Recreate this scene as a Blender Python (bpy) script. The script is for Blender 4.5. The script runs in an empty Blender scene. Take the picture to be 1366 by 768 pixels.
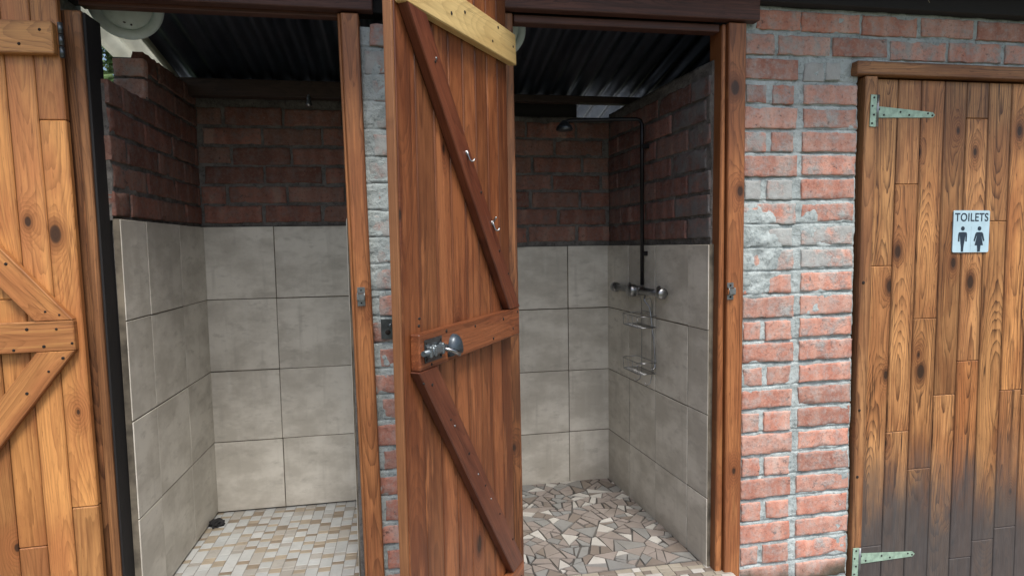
import bpy, bmesh, math, random
from mathutils import Vector, Matrix, noise
R = math.radians
random.seed(7)
scn = bpy.context.scene
COL = scn.collection

# ------------------------------------------------------------------ camera
cam_d = bpy.data.cameras.new('camera'); cam = bpy.data.objects.new('camera', cam_d); COL.objects.link(cam)
CAM = Vector((0, -1.85, 1.10))
yaw, pitch, roll = R(9.85), R(4.08), R(-.96)
FW = Vector((math.sin(yaw)*math.cos(pitch), math.cos(yaw)*math.cos(pitch), -math.sin(pitch)))
r0 = Vector((math.cos(yaw), -math.sin(yaw), 0)); u0 = r0.cross(FW)
RT = r0*math.cos(roll)+u0*math.sin(roll); UP = -r0*math.sin(roll)+u0*math.cos(roll)
M = Matrix((RT, UP, -FW)).transposed().to_4x4(); M.translation = CAM
cam.matrix_world = M
cam_d.sensor_width = 36; cam_d.lens = 800/1366*36
cam_d.clip_start = .02; cam_d.clip_end = 500
scn.camera = cam

# ------------------------------------------------------------------ sky, sun, exposure
SUN_EL, SUN_AZ = 60, 170          # compass-like: azimuth the light comes FROM, 180 = from the camera side
w = bpy.data.worlds.new('World'); scn.world = w; w.use_nodes = True
nt = w.node_tree
sky = nt.nodes.new('ShaderNodeTexSky'); sky.sky_type = 'NISHITA'; sky.sun_disc = False
sky.sun_elevation = R(SUN_EL); sky.sun_rotation = R(SUN_AZ); sky.air_density = 1.0; sky.dust_density = 4.0; sky.ozone_density = 1.0
nt.links.new(sky.outputs[0], nt.nodes['Background'].inputs[0]); nt.nodes['Background'].inputs[1].default_value = .118
sd = bpy.data.lights.new('sun', 'SUN'); sd.energy = 2.1; sd.angle = R(16); sd.color = (1, .95, .88)
so = bpy.data.objects.new('sun', sd); COL.objects.link(so)
sv = Vector((math.sin(R(SUN_AZ))*math.cos(R(SUN_EL)), math.cos(R(SUN_AZ))*math.cos(R(SUN_EL)), math.sin(R(SUN_EL))))
so.rotation_euler = sv.to_track_quat('Z', 'Y').to_euler()
scn.view_settings.view_transform = 'Standard'; scn.view_settings.look = 'None'
scn.view_settings.exposure = .72; scn.view_settings.gamma = 1
scn.view_settings.use_curve_mapping = False
scn.cycles.use_denoising = True
scn.cycles.use_adaptive_sampling = False
scn.cycles.sample_clamp_indirect = 4
scn.cycles.max_bounces = 8; scn.cycles.diffuse_bounces = 5

# ------------------------------------------------------------------ node helper
class NT:
    def __init__(s, name):
        s.m = bpy.data.materials.new(name); s.m.use_nodes = True; s.t = s.m.node_tree
        s.b = s.t.nodes['Principled BSDF']
    def put(s, sock, v):
        if hasattr(v, 'is_linked'): s.t.links.new(v, sock)
        else:
            if isinstance(v, (tuple, list)) and len(v) == 3 and len(sock.default_value) == 4: v = (*v, 1)
            sock.default_value = v
    def n(s, typ, out=0, ins=None, **kw):
        q = s.t.nodes.new('ShaderNode'+typ)
        for k, v in kw.items(): setattr(q, k, v)
        for k, v in (ins or {}).items(): s.put(q.inputs[k], v)
        return q.outputs[out]
    def math(s, op, a, b=0.0, c=0.0, clamp=False):
        q = s.t.nodes.new('ShaderNodeMath'); q.operation = op; q.use_clamp = clamp
        s.put(q.inputs[0], a); s.put(q.inputs[1], b)
        if len(q.inputs) > 2: s.put(q.inputs[2], c)
        return q.outputs[0]
    def sm(s, v, lo, hi, a=0.0, b=1.0):
        q = s.t.nodes.new('ShaderNodeMapRange'); q.interpolation_type = 'SMOOTHSTEP'
        for i, x in enumerate((v, lo, hi, a, b)): s.put(q.inputs[i], x)
        return q.outputs[0]
    def mix(s, f, a, b, mode='MIX'):
        q = s.t.nodes.new('ShaderNodeMix'); q.data_type = 'RGBA'; q.blend_type = mode
        s.put(q.inputs[0], f); s.put(q.inputs[6], a); s.put(q.inputs[7], b)
        return q.outputs[2]
    def xyz(s, x, y, z): return s.n('CombineXYZ', ins={0: x, 1: y, 2: z})
    def noise(s, vec, scale=1.0, detail=3.0, rough=.5, dist=0.0):
        return s.n('TexNoise', ins={'Vector': vec, 'Scale': scale, 'Detail': detail, 'Roughness': rough, 'Distortion': dist})
    def obj(s): return s.n('TexCoord', out='Object')
    def sep(s, v):
        q = s.t.nodes.new('ShaderNodeSeparateXYZ'); s.put(q.inputs[0], v); return q.outputs
    def ramp(s, f, stops, interp='LINEAR'):
        q = s.t.nodes.new('ShaderNodeValToRGB'); e = q.color_ramp; e.interpolation = interp
        while len(e.elements) < len(stops): e.elements.new(.5)
        for el, (p, c) in zip(e.elements, stops): el.position = p; el.color = (*c, 1)
        s.put(q.inputs[0], f); return q.outputs[0]
    def bump(s, h, strength=.3, dist=.002, normal=None):
        ins = {'Height': h, 'Strength': strength, 'Distance': dist}
        if normal is not None: ins['Normal'] = normal
        return s.n('Bump', ins=ins)
    def rpi(s): return s.n('NewGeometry', out='Random Per Island')
    def attr(s, name): return s.n('Attribute', out='Fac', attribute_name=name)
    def out(s, **kw):
        for k, v in kw.items(): s.put(s.b.inputs[k.replace('_', ' ')], v)
        return s.m

def wood(name, light, dark, red, knots=.35, ringf=150., contrast=.75, tint=.35, rough=.42, splash=False, wear=0., streak=.25, edge=.35, cracks=.5):
    t = NT(name)
    x, y, z = t.sep(t.obj())
    bu = t.attr('bu')
    s = t.math('ADD', t.math('MULTIPLY', t.rpi(), 1.0), t.math('MULTIPLY', t.n('ObjectInfo', out='Random'), 3.1))
    zo = t.math('ADD', z, t.math('MULTIPLY', s, 41.7))
    na = t.noise(t.xyz(t.math('MULTIPLY', s, 53.), 0., t.math('MULTIPLY', zo, .45)), 1., 1.)
    nb = t.noise(t.xyz(t.math('MULTIPLY', s, 31.), 7., t.math('MULTIPLY', zo, .60)), 1., 2.)
    xx = t.math('SUBTRACT', bu, t.math('MULTIPLY', t.math('SUBTRACT', na, .5), .22))
    yy = t.math('ADD', t.math('MULTIPLY_ADD', nb, .30, -.10), y)
    r = t.math('SQRT', t.math('ADD', t.math('MULTIPLY', xx, xx), t.math('MULTIPLY', yy, yy)))
    wv = t.noise(t.xyz(t.math('MULTIPLY', bu, 14.), t.math('MULTIPLY', y, 10.), t.math('MULTIPLY', zo, 1.6)), 1., 4., .55)
    # knots
    vv = t.xyz(t.math('MULTIPLY_ADD', s, 13.3, bu), t.math('MULTIPLY', zo, .55), 0.)
    vq = t.t.nodes.new('ShaderNodeTexVoronoi'); vq.voronoi_dimensions = '2D'
    t.put(vq.inputs['Vector'], vv); t.put(vq.inputs['Scale'], 6.5); t.put(vq.inputs['Randomness'], .9)
    kr = t.sep(vq.outputs['Color'])[0]
    kd = t.math('ADD', vq.outputs['Distance'], t.math('MULTIPLY_ADD', wv, .05, -.025))
    gate = t.math('GREATER_THAN', kr, 1-knots)
    halo = t.math('MULTIPLY', t.sm(kd, .34, .03), gate)
    kw = t.math('MULTIPLY_ADD', t.math('POWER', t.sep(vq.outputs['Color'])[1], 2.), .085, .030)
    core = t.math('MULTIPLY', t.sm(kd, kw, t.math('MULTIPLY', kw, .6)), gate)
    rw = t.noise(t.xyz(t.math('MULTIPLY', r, 35.), s, 2.), 1., 2.)
    ph = t.math('MULTIPLY', t.math('ADD', r, t.math('ADD', t.math('MULTIPLY', wv, .021), t.math('MULTIPLY', rw, .030))), ringf)
    ph = t.math('ADD', ph, t.math('MULTIPLY', halo, -2.6))
    fr = t.math('FRACT', ph)
    ring = t.math('MULTIPLY', t.math('POWER', fr, 2.6), t.sm(fr, 1., .95))
    bz = t.math('MULTIPLY', bu, 1.)
    fib = t.noise(t.xyz(t.math('MULTIPLY', bu, 210.), t.math('MULTIPLY', y, 150.), t.math('MULTIPLY', zo, 7.)), 1., 4., .7)
    por = t.noise(t.xyz(t.math('MULTIPLY', bu, 170.), t.math('MULTIPLY', y, 150.), t.math('MULTIPLY', zo, 22.)), 1., 3., .7)
    fl = t.noise(t.xyz(t.math('MULTIPLY', bu, 95.), t.math('MULTIPLY', y, 70.), t.math('MULTIPLY', zo, 1.6)), 1., 4., .65)
    str_ = t.noise(t.xyz(t.math('MULTIPLY', bu, 42.), 3., t.math('MULTIPLY', zo, .8)), 1., 3., .6)
    ringc = t.math('MULTIPLY', ring, t.math('MULTIPLY', contrast, t.sm(str_, .25, .7, .35, 1.25)))
    h1 = t.math('FRACT', t.math('MULTIPLY', s, 7.77)); h2 = t.math('FRACT', t.math('MULTIPLY', s, 3.33)); h3 = t.math('FRACT', t.math('MULTIPLY', s, 23.1))
    blot = t.noise(t.xyz(t.math('MULTIPLY', bu, 9.), s, t.math('MULTIPLY', zo, 2.6)), 1., 5., .6)
    c = t.mix(t.sm(blot, .36, .66, 0., .75), light, red)
    c = t.mix(t.math('MULTIPLY', t.math('MULTIPLY', h2, h2), tint), c, red)
    c = t.mix(t.math('MULTIPLY', t.sm(blot, .56, .40), .30), c, tuple(min(.75, k*1.35) for k in light))
    c = t.mix(ringc, c, dark)
    v1 = t.math('MULTIPLY_ADD', h1, .56, .66)
    c = t.mix(1., c, t.n('CombineColor', ins={0: v1, 1: t.math('MULTIPLY', v1, t.math('MULTIPLY_ADD', h3, .12, .94)), 2: t.math('MULTIPLY', v1, t.math('MULTIPLY_ADD', h3, .26, .88))}), 'MULTIPLY')
    f2 = t.math('MULTIPLY_ADD', fib, streak*4.2, 1-streak*2.1)
    c = t.mix(1., c, t.n('CombineColor', ins={0: f2, 1: f2, 2: f2}), 'MULTIPLY')
    c = t.mix(t.math('MULTIPLY', t.sm(fl, .56, .70), streak*1.9), c, dark)
    c = t.mix(t.math('MULTIPLY', t.sm(str_, .54, .72), streak*1.9), c, dark)
    ck = t.noise(t.xyz(t.math('MULTIPLY', bu, 30.), t.math('MULTIPLY', s, 5.), t.math('MULTIPLY', zo, .9)), 1., 3., .55)
    ck2 = t.noise(t.xyz(t.math('MULTIPLY', bu, 8.), 1., t.math('MULTIPLY', zo, 2.5)), 1., 2.)
    crack = t.math('MULTIPLY', t.sm(t.math('ABSOLUTE', t.math('SUBTRACT', ck, .5)), .012, .003), t.sm(ck2, .52, .60))
    c = t.mix(t.math('MULTIPLY', crack, cracks), c, tuple(k*.5 for k in dark))
    c = t.mix(t.math('MULTIPLY', t.sm(por, .60, .68), streak*2.), c, dark)
    c = t.mix(t.math('MULTIPLY', t.sm(fl, .42, .30), streak*1.2), c, tuple(min(.7, k*1.5) for k in light))
    ed_ = t.math('SUBTRACT', t.attr('hw'), t.math('ABSOLUTE', bu))
    c = t.mix(t.math('MULTIPLY', t.sm(t.math('ADD', ed_, t.math('MULTIPLY_ADD', str_, .012, -.006)), .011, .0), edge), c, dark)
    c = t.mix(t.math('MULTIPLY', halo, .5), c, red)
    kf = t.math('FRACT', t.math('ADD', t.math('MULTIPLY', kd, 26.), t.math('MULTIPLY', wv, 1.5)))
    c = t.mix(t.math('MULTIPLY', t.math('MULTIPLY', t.math('POWER', kf, 2.), halo), .8), c, dark)
    c = t.mix(t.math('MULTIPLY', t.math('MULTIPLY', t.sm(kd, t.math('MULTIPLY', kw, 1.9), kw), gate), .6), c, dark)
    c = t.mix(t.math('MULTIPLY', core, .85), c, (.022, .012, .008))
    if wear > 0:
        wn = t.noise(t.xyz(t.math('MULTIPLY', bu, 22.), s, t.math('MULTIPLY', zo, 2.6)), 1., 5., .65)
        c = t.mix(t.sm(wn, .60-wear*.1, .70, 0., wear), c, tuple(min(.6, k*2.0) for k in light))
    rg = t.math('MULTIPLY_ADD', fib, .25, rough-.1)
    if splash:
        sn = t.noise(t.xyz(t.math('MULTIPLY', x, 7.), 0., t.math('MULTIPLY', z, 2.5)), 1., 5., .6)
        sn2 = t.noise(t.xyz(t.math('MULTIPLY', x, 55.), 0., t.math('MULTIPLY', z, 12.)), 1., 4., .65)
        hgt_ = t.math('ADD', z, t.math('ADD', t.math('MULTIPLY', sn, -.42), t.math('ADD', t.math('MULTIPLY', sn2, -.16), t.math('MULTIPLY', t.math('FRACT', t.math('MULTIPLY', s, 17.3)), .10))))
        f = t.sm(hgt_, .17, -.24)
        c = t.mix(t.math('MULTIPLY', f, .93), c, t.mix(sn2, (.022, .022, .024), (.085, .085, .087)))
        spk = t.noise(t.xyz(t.math('MULTIPLY', x, 190.), 0., t.math('MULTIPLY', z, 190.)), 1., 2.)
        c = t.mix(t.math('MULTIPLY', t.sm(spk, .66, .72), t.sm(z, .55, .0, 0., .7)), c, (.05, .048, .048))
    hgt = t.math('ADD', t.math('MULTIPLY', ring, -.35), t.math('ADD', fib, t.math('MULTIPLY_ADD', core, -.8, t.math('MULTIPLY', crack, -1.2*cracks))))
    return t.out(Base_Color=c, Roughness=rg, Normal=t.bump(hgt, .35, .0012), Specular_IOR_Level=.4)

def brick(name, base, alt, pale, mort=(.41, .455, .455), smear=.5, dirt=.0):
    t = NT(name)
    o = t.obj(); x, y, z = t.sep(o); s = t.rpi()
    off = t.xyz(t.math('MULTIPLY', s, 37.), t.math('MULTIPLY', s, 11.), t.math('MULTIPLY', s, 71.))
    p = t.n('VectorMath', ins={0: o, 1: off}, operation='ADD')
    px, py, pz = t.sep(p)
    band = t.noise(t.xyz(t.math('MULTIPLY', px, 17.), 0., t.math('MULTIPLY', pz, 2.5)), 1., 1.5)
    bl = t.noise(p, 22., 5., .65); fine = t.noise(p, 88., 5., .78); sp = t.noise(p, 42., 4., .65)
    c = t.mix(t.sm(band, .42, .60), base, alt)
    c = t.mix(t.sm(t.math('ADD', band, t.math('MULTIPLY', bl, .25)), .70, .84, 0., .6), c, pale)
    c = t.mix(t.sm(bl, .25, .45, .7, 0.), c, tuple(k*.62 for k in base))
    h1 = t.math('FRACT', t.math('MULTIPLY', s, 5.7))
    v = t.math('MULTIPLY_ADD', h1, .5, .72)
    c = t.mix(1., c, t.n('CombineColor', ins={0: v, 1: v, 2: v}), 'MULTIPLY')
    sat = t.math('FRACT', t.math('MULTIPLY', s, 13.9))
    c = t.mix(t.sm(sat, .35, 1., 0., .35), c, pale)
    c = t.mix(t.math('MULTIPLY', t.sm(fine, .52, .66), .62), c, tuple(k*.42 for k in base))
    c = t.mix(t.math('MULTIPLY', t.sm(fine, .46, .33), .50), c, pale)
    c = t.mix(t.math('MULTIPLY', t.sm(sp, .62, .70), .75), c, (.07, .045, .04))
    # mortar residue left on the face
    mz = t.noise(o, 13., 5., .62); sm_a = t.attr('smear')
    th = t.math('SUBTRACT', .80, t.math('MULTIPLY', t.math('ADD', sm_a, smear*.3), .45))
    mm = t.sm(t.math('ADD', mz, t.math('MULTIPLY_ADD', fine, .24, -.12)), t.math('SUBTRACT', th, .07), t.math('ADD', th, .17))
    mc = t.mix(t.sm(bl, .3, .7), mort, tuple(k*.8 for k in mort))
    dust = t.noise(o, 30., 5., .7)
    c = t.mix(t.sm(dust, .42, .68, .06, .5), c, mc)
    c = t.mix(t.math('MULTIPLY', mm, .9), c, mc)
    if dirt:
        dn = t.noise(o, 8., 4., .6)
        f = t.sm(t.math('ADD', z, t.math('MULTIPLY', dn, .12)), .03, -.04)
        c = t.mix(t.math('MULTIPLY', f, dirt), c, (.05, .05, .032))
    hgt = t.math('ADD', t.math('MULTIPLY', fine, .5), t.math('ADD', t.math('MULTIPLY', bl, .7), t.math('MULTIPLY', mm, .5)))
    return t.out(Base_Color=c, Roughness=.88, Normal=t.bump(hgt, .9, .0045), Specular_IOR_Level=.15)

def mortar(name, a=(.45, .51, .515), b=(.30, .35, .355)):
    t = NT(name); o = t.obj()
    n1 = t.noise(o, 14., 5., .6); n2 = t.noise(o, 72., 5., .78); n3 = t.noise(o, 45., 4., .65)
    c = t.mix(t.sm(n1, .3, .65), b, a)
    c = t.mix(t.math('MULTIPLY', t.sm(n3, .6, .75), .35), c, tuple(min(.6, k*1.25) for k in a))
    c = t.mix(t.math('MULTIPLY', t.sm(n2, .52, .65), .65), c, tuple(k*.5 for k in b))
    c = t.mix(t.math('MULTIPLY', t.sm(n2, .46, .32), .4), c, tuple(min(.7, k*1.3) for k in a))
    hgt = t.math('ADD', t.math('MULTIPLY', n2, .6), n3)
    return t.out(Base_Color=c, Roughness=.95, Normal=t.bump(hgt, 1., .006), Specular_IOR_Level=.1)

def tile_mat(name, a, b, cst=1.0):
    t = NT(name); o = t.obj(); s = t.rpi()
    off = t.xyz(t.math('MULTIPLY', s, 17.), t.math('MULTIPLY', s, 29.), t.math('MULTIPLY', s, 43.))
    p = t.n('VectorMath', ins={0: o, 1: off}, operation='ADD'); px, py, pz = t.sep(p)
    n1 = t.noise(t.xyz(t.math('MULTIPLY', px, 5.), t.math('MULTIPLY', py, 5.), t.math('MULTIPLY', pz, 8.)), 1., 5., .62)
    n2 = t.noise(t.xyz(t.math('MULTIPLY', px, 16.), t.math('MULTIPLY', py, 16.), t.math('MULTIPLY', pz, 40.)), 1., 4., .65)
    st = t.noise(t.xyz(t.math('MULTIPLY', px, 30.), t.math('MULTIPLY', py, 30.), t.math('MULTIPLY', pz, 3.)), 1., 3., .6)
    c = t.mix(t.sm(n1, .36, .66), b, a)
    c = t.mix(t.math('MULTIPLY', t.sm(n2, .53, .71), .45), c, tuple(k*.74 for k in b))
    c = t.mix(t.math('MULTIPLY', t.sm(st, .54, .78), .34), c, tuple(k*.70 for k in b))
    c = t.mix(t.math('MULTIPLY', t.sm(st, .45, .2), .22), c, tuple(min(.7, k*1.15) for k in a))
    v = t.math('MULTIPLY_ADD', t.math('FRACT', t.math('MULTIPLY', s, 9.1)), .10, .95)
    c = t.mix(1., c, t.n('CombineColor', ins={0: v, 1: v, 2: v}), 'MULTIPLY')
    # grime low on the wall
    x0, y0, z0 = t.sep(o); g = t.noise(o, 6., 4., .6)
    c = t.mix(t.sm(t.math('ADD', z0, t.math('MULTIPLY', g, .25)), .26, .02, 0., .45), c, (.17, .14, .105))
    return t.out(Base_Color=c, Roughness=t.math('MULTIPLY_ADD', n2, .3, .30), Normal=t.bump(n2, .12, .001))

def plain(name, col, rough=.5, metal=0., var=.25, scale=30., bump=.15, stretch=(1, 1, 1), spec=.5):
    t = NT(name); o = t.obj()
    p = t.n('VectorMath', ins={0: o, 1: stretch}, operation='MULTIPLY')
    n1 = t.noise(p, scale, 4., .6); n2 = t.noise(p, scale*6, 3., .6)
    c = t.mix(t.sm(n1, .3, .7), tuple(k*(1-var) for k in col), tuple(min(.9, k*(1+var*.5)) for k in col))
    return t.out(Base_Color=c, Roughness=t.math('MULTIPLY_ADD', n2, .25, rough-.12), Metallic=metal, Normal=t.bump(n2, bump, .001), Specular_IOR_Level=spec)

M_GOLD = wood('golden_pine', (.55, .265, .088), (.17, .062, .020), (.38, .140, .050), knots=.24, ringf=185., contrast=.55, tint=.75, streak=.20, edge=.35)
M_RED = wood('red_varnished_pine', (.32, .122, .048), (.075, .024, .011), (.165, .050, .021), knots=.24, contrast=.50, tint=.9, rough=.36, wear=.40, streak=.30, edge=.6)
M_REDB = wood('dark_red_varnish', (.23, .076, .036), (.06, .018, .010), (.15, .042, .022), knots=.15, contrast=.5, tint=.4, rough=.34, wear=.30, streak=.24)
M_BROWN = wood('weathered_brown_pine', (.48, .245, .095), (.058, .021, .010), (.27, .105, .038), knots=.42, ringf=200., contrast=1.0, tint=.7, rough=.42, splash=True, streak=.34, edge=.5, cracks=.8)
M_BROWNF = wood('brown_frame_pine', (.33, .165, .068), (.075, .030, .014), (.20, .078, .03), knots=.2, contrast=.8, tint=.3, rough=.5, streak=.3)
M_PALE = wood('raw_pale_pine', (.52, .40, .18), (.30, .20, .075), (.45, .31, .12), knots=.25, contrast=.4, tint=.2, rough=.6, streak=.12, edge=.1)
M_POST = wood('orange_brown_pine', (.37, .150, .054), (.12, .042, .016), (.24, .08, .03), knots=.3, contrast=.8, tint=.6, rough=.42, wear=.2, streak=.32, edge=.4)
M_POSTD = wood('dark_stained_pine', (.26, .110, .042), (.055, .020, .009), (.13, .046, .018), knots=.3, contrast=.9, tint=.4, rough=.5, wear=.35, streak=.38)
M_EDGE = wood('bare_plank_edge', (.38, .175, .070), (.17, .065, .027), (.28, .11, .042), knots=.05, contrast=.55, tint=.3, rough=.55, streak=.24)
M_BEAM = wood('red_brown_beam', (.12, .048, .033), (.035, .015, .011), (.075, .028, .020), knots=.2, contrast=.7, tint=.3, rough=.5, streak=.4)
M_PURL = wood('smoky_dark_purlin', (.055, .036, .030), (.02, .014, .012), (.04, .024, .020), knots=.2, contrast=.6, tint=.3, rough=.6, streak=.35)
M_DARKB = plain('black_stained_timber_and_void', (.012, .011, .012), .75, var=.4, stretch=(20, 20, 1))
M_JAMB = wood('brown_jamb_pine', (.28, .13, .05), (.09, .038, .016), (.18, .07, .026), knots=.25, contrast=.7, tint=.3, rough=.5, streak=.3)
M_BRICK = brick('red_clay_brick', (.47, .200, .142), (.55, .275, .205), (.60, .44, .38), smear=.45, dirt=.9)
M_BRICKP = brick('mortar_smeared_brick', (.42, .175, .125), (.50, .235, .175), (.54, .38, .33), smear=.5)
M_BRICKI = brick('shaded_clay_brick', (.185, .078, .058), (.245, .110, .082), (.31, .21, .17), mort=(.19, .18, .17), smear=.3)  # clay brick with the indoor shade put into its colours
M_BRICKJ = brick('shaded_side_brick', (.17, .076, .062), (.25, .115, .092), (.33, .23, .20), mort=(.17, .175, .18), smear=.35)  # another darkened brick copy, shade of the right shower painted in
M_MORT = mortar('grey_mortar')
M_MORTI = mortar('shaded_mortar', (.19, .18, .17), (.10, .095, .09))  # mortar darkened in colour for the shade inside the cubicles
M_TILE = tile_mat('stone_look_tile', (.66, .635, .570), (.47, .445, .390))
M_GROUT = plain('dark_grout', (.15, .13, .10), .9, var=.7, scale=9)
M_STEEL = plain('dull_steel', (.27, .29, .30), .40, .9, var=.3)
M_CHROME = plain('chrome', (.34, .35, .36), .30, 1., var=.25)
M_BOLT = plain('worn_blue_grey_steel', (.16, .19, .21), .42, .75, var=.4)
M_DSTEEL = plain('dark_steel', (.10, .115, .125), .35, .8, var=.4)
M_GALV = plain('green_tinged_galvanised_steel', (.34, .49, .39), .5, .3, var=.25, scale=60)
M_BLACK = plain('black_paint', (.012, .012, .013), .5, var=.2)
M_HOLE = plain('nail_hole', (.015, .010, .008), .9, var=.1)

# ------------------------------------------------------------------ object helpers
def link(o): COL.objects.link(o); return o
def obj(name, bm, mats, parent=None, loc=(0, 0, 0), rot=(0, 0, 0), smooth=False):
    me = bpy.data.meshes.new(name); bm.normal_update(); bm.to_mesh(me); bm.free()
    for m in (mats if isinstance(mats, (list, tuple)) else [mats]): me.materials.append(m)
    if smooth:
        for p in me.polygons: p.use_smooth = True
    o = link(bpy.data.objects.new(name, me)); o.location = loc; o.rotation_euler = rot
    if parent: o.parent = parent
    return o
def tag(o, label=None, cat=None, group=None, kind=None):
    if cat and not kind: kind = 'thing'
    for k, v in (('label', label), ('category', cat), ('group', group), ('kind', kind)):
        if v: o[k] = v
    return o
def thing(name, label, cat, loc=(0, 0, 0), rotz=0, group=None):
    o = link(bpy.data.objects.new(name, None)); o.empty_display_size = .1
    o.location = loc; o.rotation_euler = (0, 0, rotz)
    return tag(o, label, cat, group, 'thing')
def BM(): return bmesh.new()
def bu_layer(bm): return bm.verts.layers.float.get('bu') or bm.verts.layers.float.new('bu')
def cbox(bm, x0, x1, y0, y1, z0, z1, c=.002, mat=0, jit=0.):
    """chamfered box; 'bu' = distance across the board from its middle"""
    L = bu_layer(bm); HW = bm.verts.layers.float.get('hw') or bm.verts.layers.float.new('hw'); L = bu_layer(bm)
    c = min(c, (x1-x0)*.45, (y1-y0)*.45, (z1-z0)*.45)
    mx = (x0+x1)/2
    vs = {}
    for ix, X in ((0, x0), (1, x1)):
        for iy, Y in ((0, y0), (1, y1)):
            for iz, Z in ((0, z0), (1, z1)):
                sx, sy, sz = 1-2*ix, 1-2*iy, 1-2*iz
                for a in range(3):
                    p = Vector((X+(0 if a == 0 else sx*c), Y+(0 if a == 1 else sy*c), Z+(0 if a == 2 else sz*c)))
                    if jit: p += Vector((random.uniform(-jit, jit), random.uniform(-jit, jit), 0))
                    v = bm.verts.new(p); v[L] = p.x-mx; v[HW] = (x1-x0)/2; vs[ix, iy, iz, a] = v
    fs = []
    for a in range(3):
        b, d = [(1, 2), (2, 0), (0, 1)][a]
        for i in (0, 1):
            q = []
            for jb, jd in ((0, 0), (1, 0), (1, 1), (0, 1)):
                k = [0, 0, 0]; k[a] = i; k[b] = jb; k[d] = jd; q.append(vs[(*k, a)])
            fs.append(q if i else q[::-1])
    for a in range(3):                       # edges along axis a
        b, d = [(1, 2), (2, 0), (0, 1)][a]
        for jb in (0, 1):
            for jd in (0, 1):
                k0 = [0, 0, 0]; k0[b] = jb; k0[d] = jd; k1 = list(k0); k1[a] = 1
                q = [vs[(*k0, b)], vs[(*k1, b)], vs[(*k1, d)], vs[(*k0, d)]]
                fs.append(q if (jb ^ jd) else q[::-1])
    for k in [(i, j, l) for i in (0, 1) for j in (0, 1) for l in (0, 1)]:
        q = [vs[(*k, 0)], vs[(*k, 1)], vs[(*k, 2)]]
        fs.append(q if sum(k) % 2 else q[::-1])
    for q in fs:
        f = bm.faces.new(q); f.material_index = mat
    return bm
def plank(name, x0, x1, y0, y1, z0, z1, mat, parent=None, c=.0025, loc=(0, 0, 0), rot=(0, 0, 0)):
    """a single timber whose grain runs along local z"""
    bm = BM(); cbox(bm, x0, x1, y0, y1, z0, z1, c)
    bmesh.ops.recalc_face_normals(bm, faces=bm.faces[:])
    return obj(name, bm, mat, parent, loc, rot)
def rail(name, a, b, wdt, y0, y1, mat, parent, ca=None, cb=None, c=.002):
    """timber from point a=(x,z) to b=(x,z) in the parent's xz plane, grain along it.
    ca / cb: cut lines at the ends given as (dx,dz) directions in the parent's plane"""
    a = Vector((a[0], 0, a[1])); b = Vector((b[0], 0, b[1])); d = b-a; ln = d.length
    ang = math.atan2(d.x, d.z)               # local z -> d
    bm = BM(); L = bu_layer(bm)
    cbox(bm, -wdt/2, wdt/2, y0, y1, 0, ln, c)
    bmesh.ops.recalc_face_normals(bm, faces=bm.faces[:])
    rot = Matrix.Rotation(ang, 3, 'Y')
    for cut, zend in ((ca, 0.0), (cb, ln)):
        if cut:
            dl = rot.transposed() @ Vector((cut[0], 0, cut[1]))
            k = dl.z/dl.x if abs(dl.x) > 1e-4 else 0
            for v in bm.verts:
                if abs(v.co.z-zend) < .02: v.co.z += k*v.co.x
    return obj(name, bm, mat, parent, a, (0, ang, 0))
def tube(bm, pts, rad, seg=8, cap=True, mat=0):
    pts = [Vector(p) for p in pts]; rings = []
    n = len(pts); t0 = (pts[1]-pts[0]).normalized()
    ref = Vector((0, 0, 1)) if abs(t0.z) < .9 else Vector((1, 0, 0)); side = t0.cross(ref).normalized()
    for i, p in enumerate(pts):
        t = (pts[min(i+1, n-1)]-pts[max(i-1, 0)]).normalized()
        side = (side-t*side.dot(t)).normalized(); up = t.cross(side)
        r = rad[i] if isinstance(rad, (list, tuple)) else rad
        rings.append([bm.verts.new(p+side*math.cos(k*2*math.pi/seg)*r+up*math.sin(k*2*math.pi/seg)*r) for k in range(seg)])
    for a, b in zip(rings, rings[1:]):
        for k in range(seg):
            f = bm.faces.new((a[k], a[(k+1) % seg], b[(k+1) % seg], b[k])); f.smooth = True; f.material_index = mat
    if cap:
        bm.faces.new(rings[0][::-1]).material_index = mat; bm.faces.new(rings[-1]).material_index = mat
    return bm
def lathe(bm, prof, seg=32, mtx=Matrix(), mat=0, smooth=True):
    rings = []
    for r, h in prof:
        if r < 1e-5: rings.append([bm.verts.new(mtx @ Vector((0, 0, h)))])
        else: rings.append([bm.verts.new(mtx @ Vector((r*math.cos(k*2*math.pi/seg), r*math.sin(k*2*math.pi/seg), h))) for k in range(seg)])
    for a, b in zip(rings, rings[1:]):
        for k in range(seg):
            k2 = (k+1) % seg
            q = [a[k % len(a)], a[k2 % len(a)], b[k2 % len(b)], b[k % len(b)]]
            q = list(dict.fromkeys(q))
            if len(q) > 2: f = bm.faces.new(q); f.smooth = smooth; f.material_index = mat
    return bm
def prism(bm, pts, y0, y1, mat=0):
    """outline in xz (counter-clockwise seen from -y) extruded from y0 (front) to y1"""
    a = [bm.verts.new((x, y0, z)) for x, z in pts]; b = [bm.verts.new((x, y1, z)) for x, z in pts]
    bm.faces.new(a).material_index = mat; bm.faces.new(b[::-1]).material_index = mat
    n = len(pts)
    for i in range(n): bm.faces.new((a[i], b[i], b[(i+1) % n], a[(i+1) % n])).material_index = mat
    return bm
def nails(name, spots, y, parent, r=.0035, sgn=1, mat=None):
    for x, z in spots:
        bm = BM(); rr = r*random.uniform(.75, 1.2)
        lathe(bm, [(0, .0012), (rr*.7, .0012), (rr, .0006), (rr, -.002)], 8, Matrix.Rotation(R(-90*sgn), 4, 'X'))
        obj(name, bm, mat or M_HOLE, parent, (x, y, z))

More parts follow.
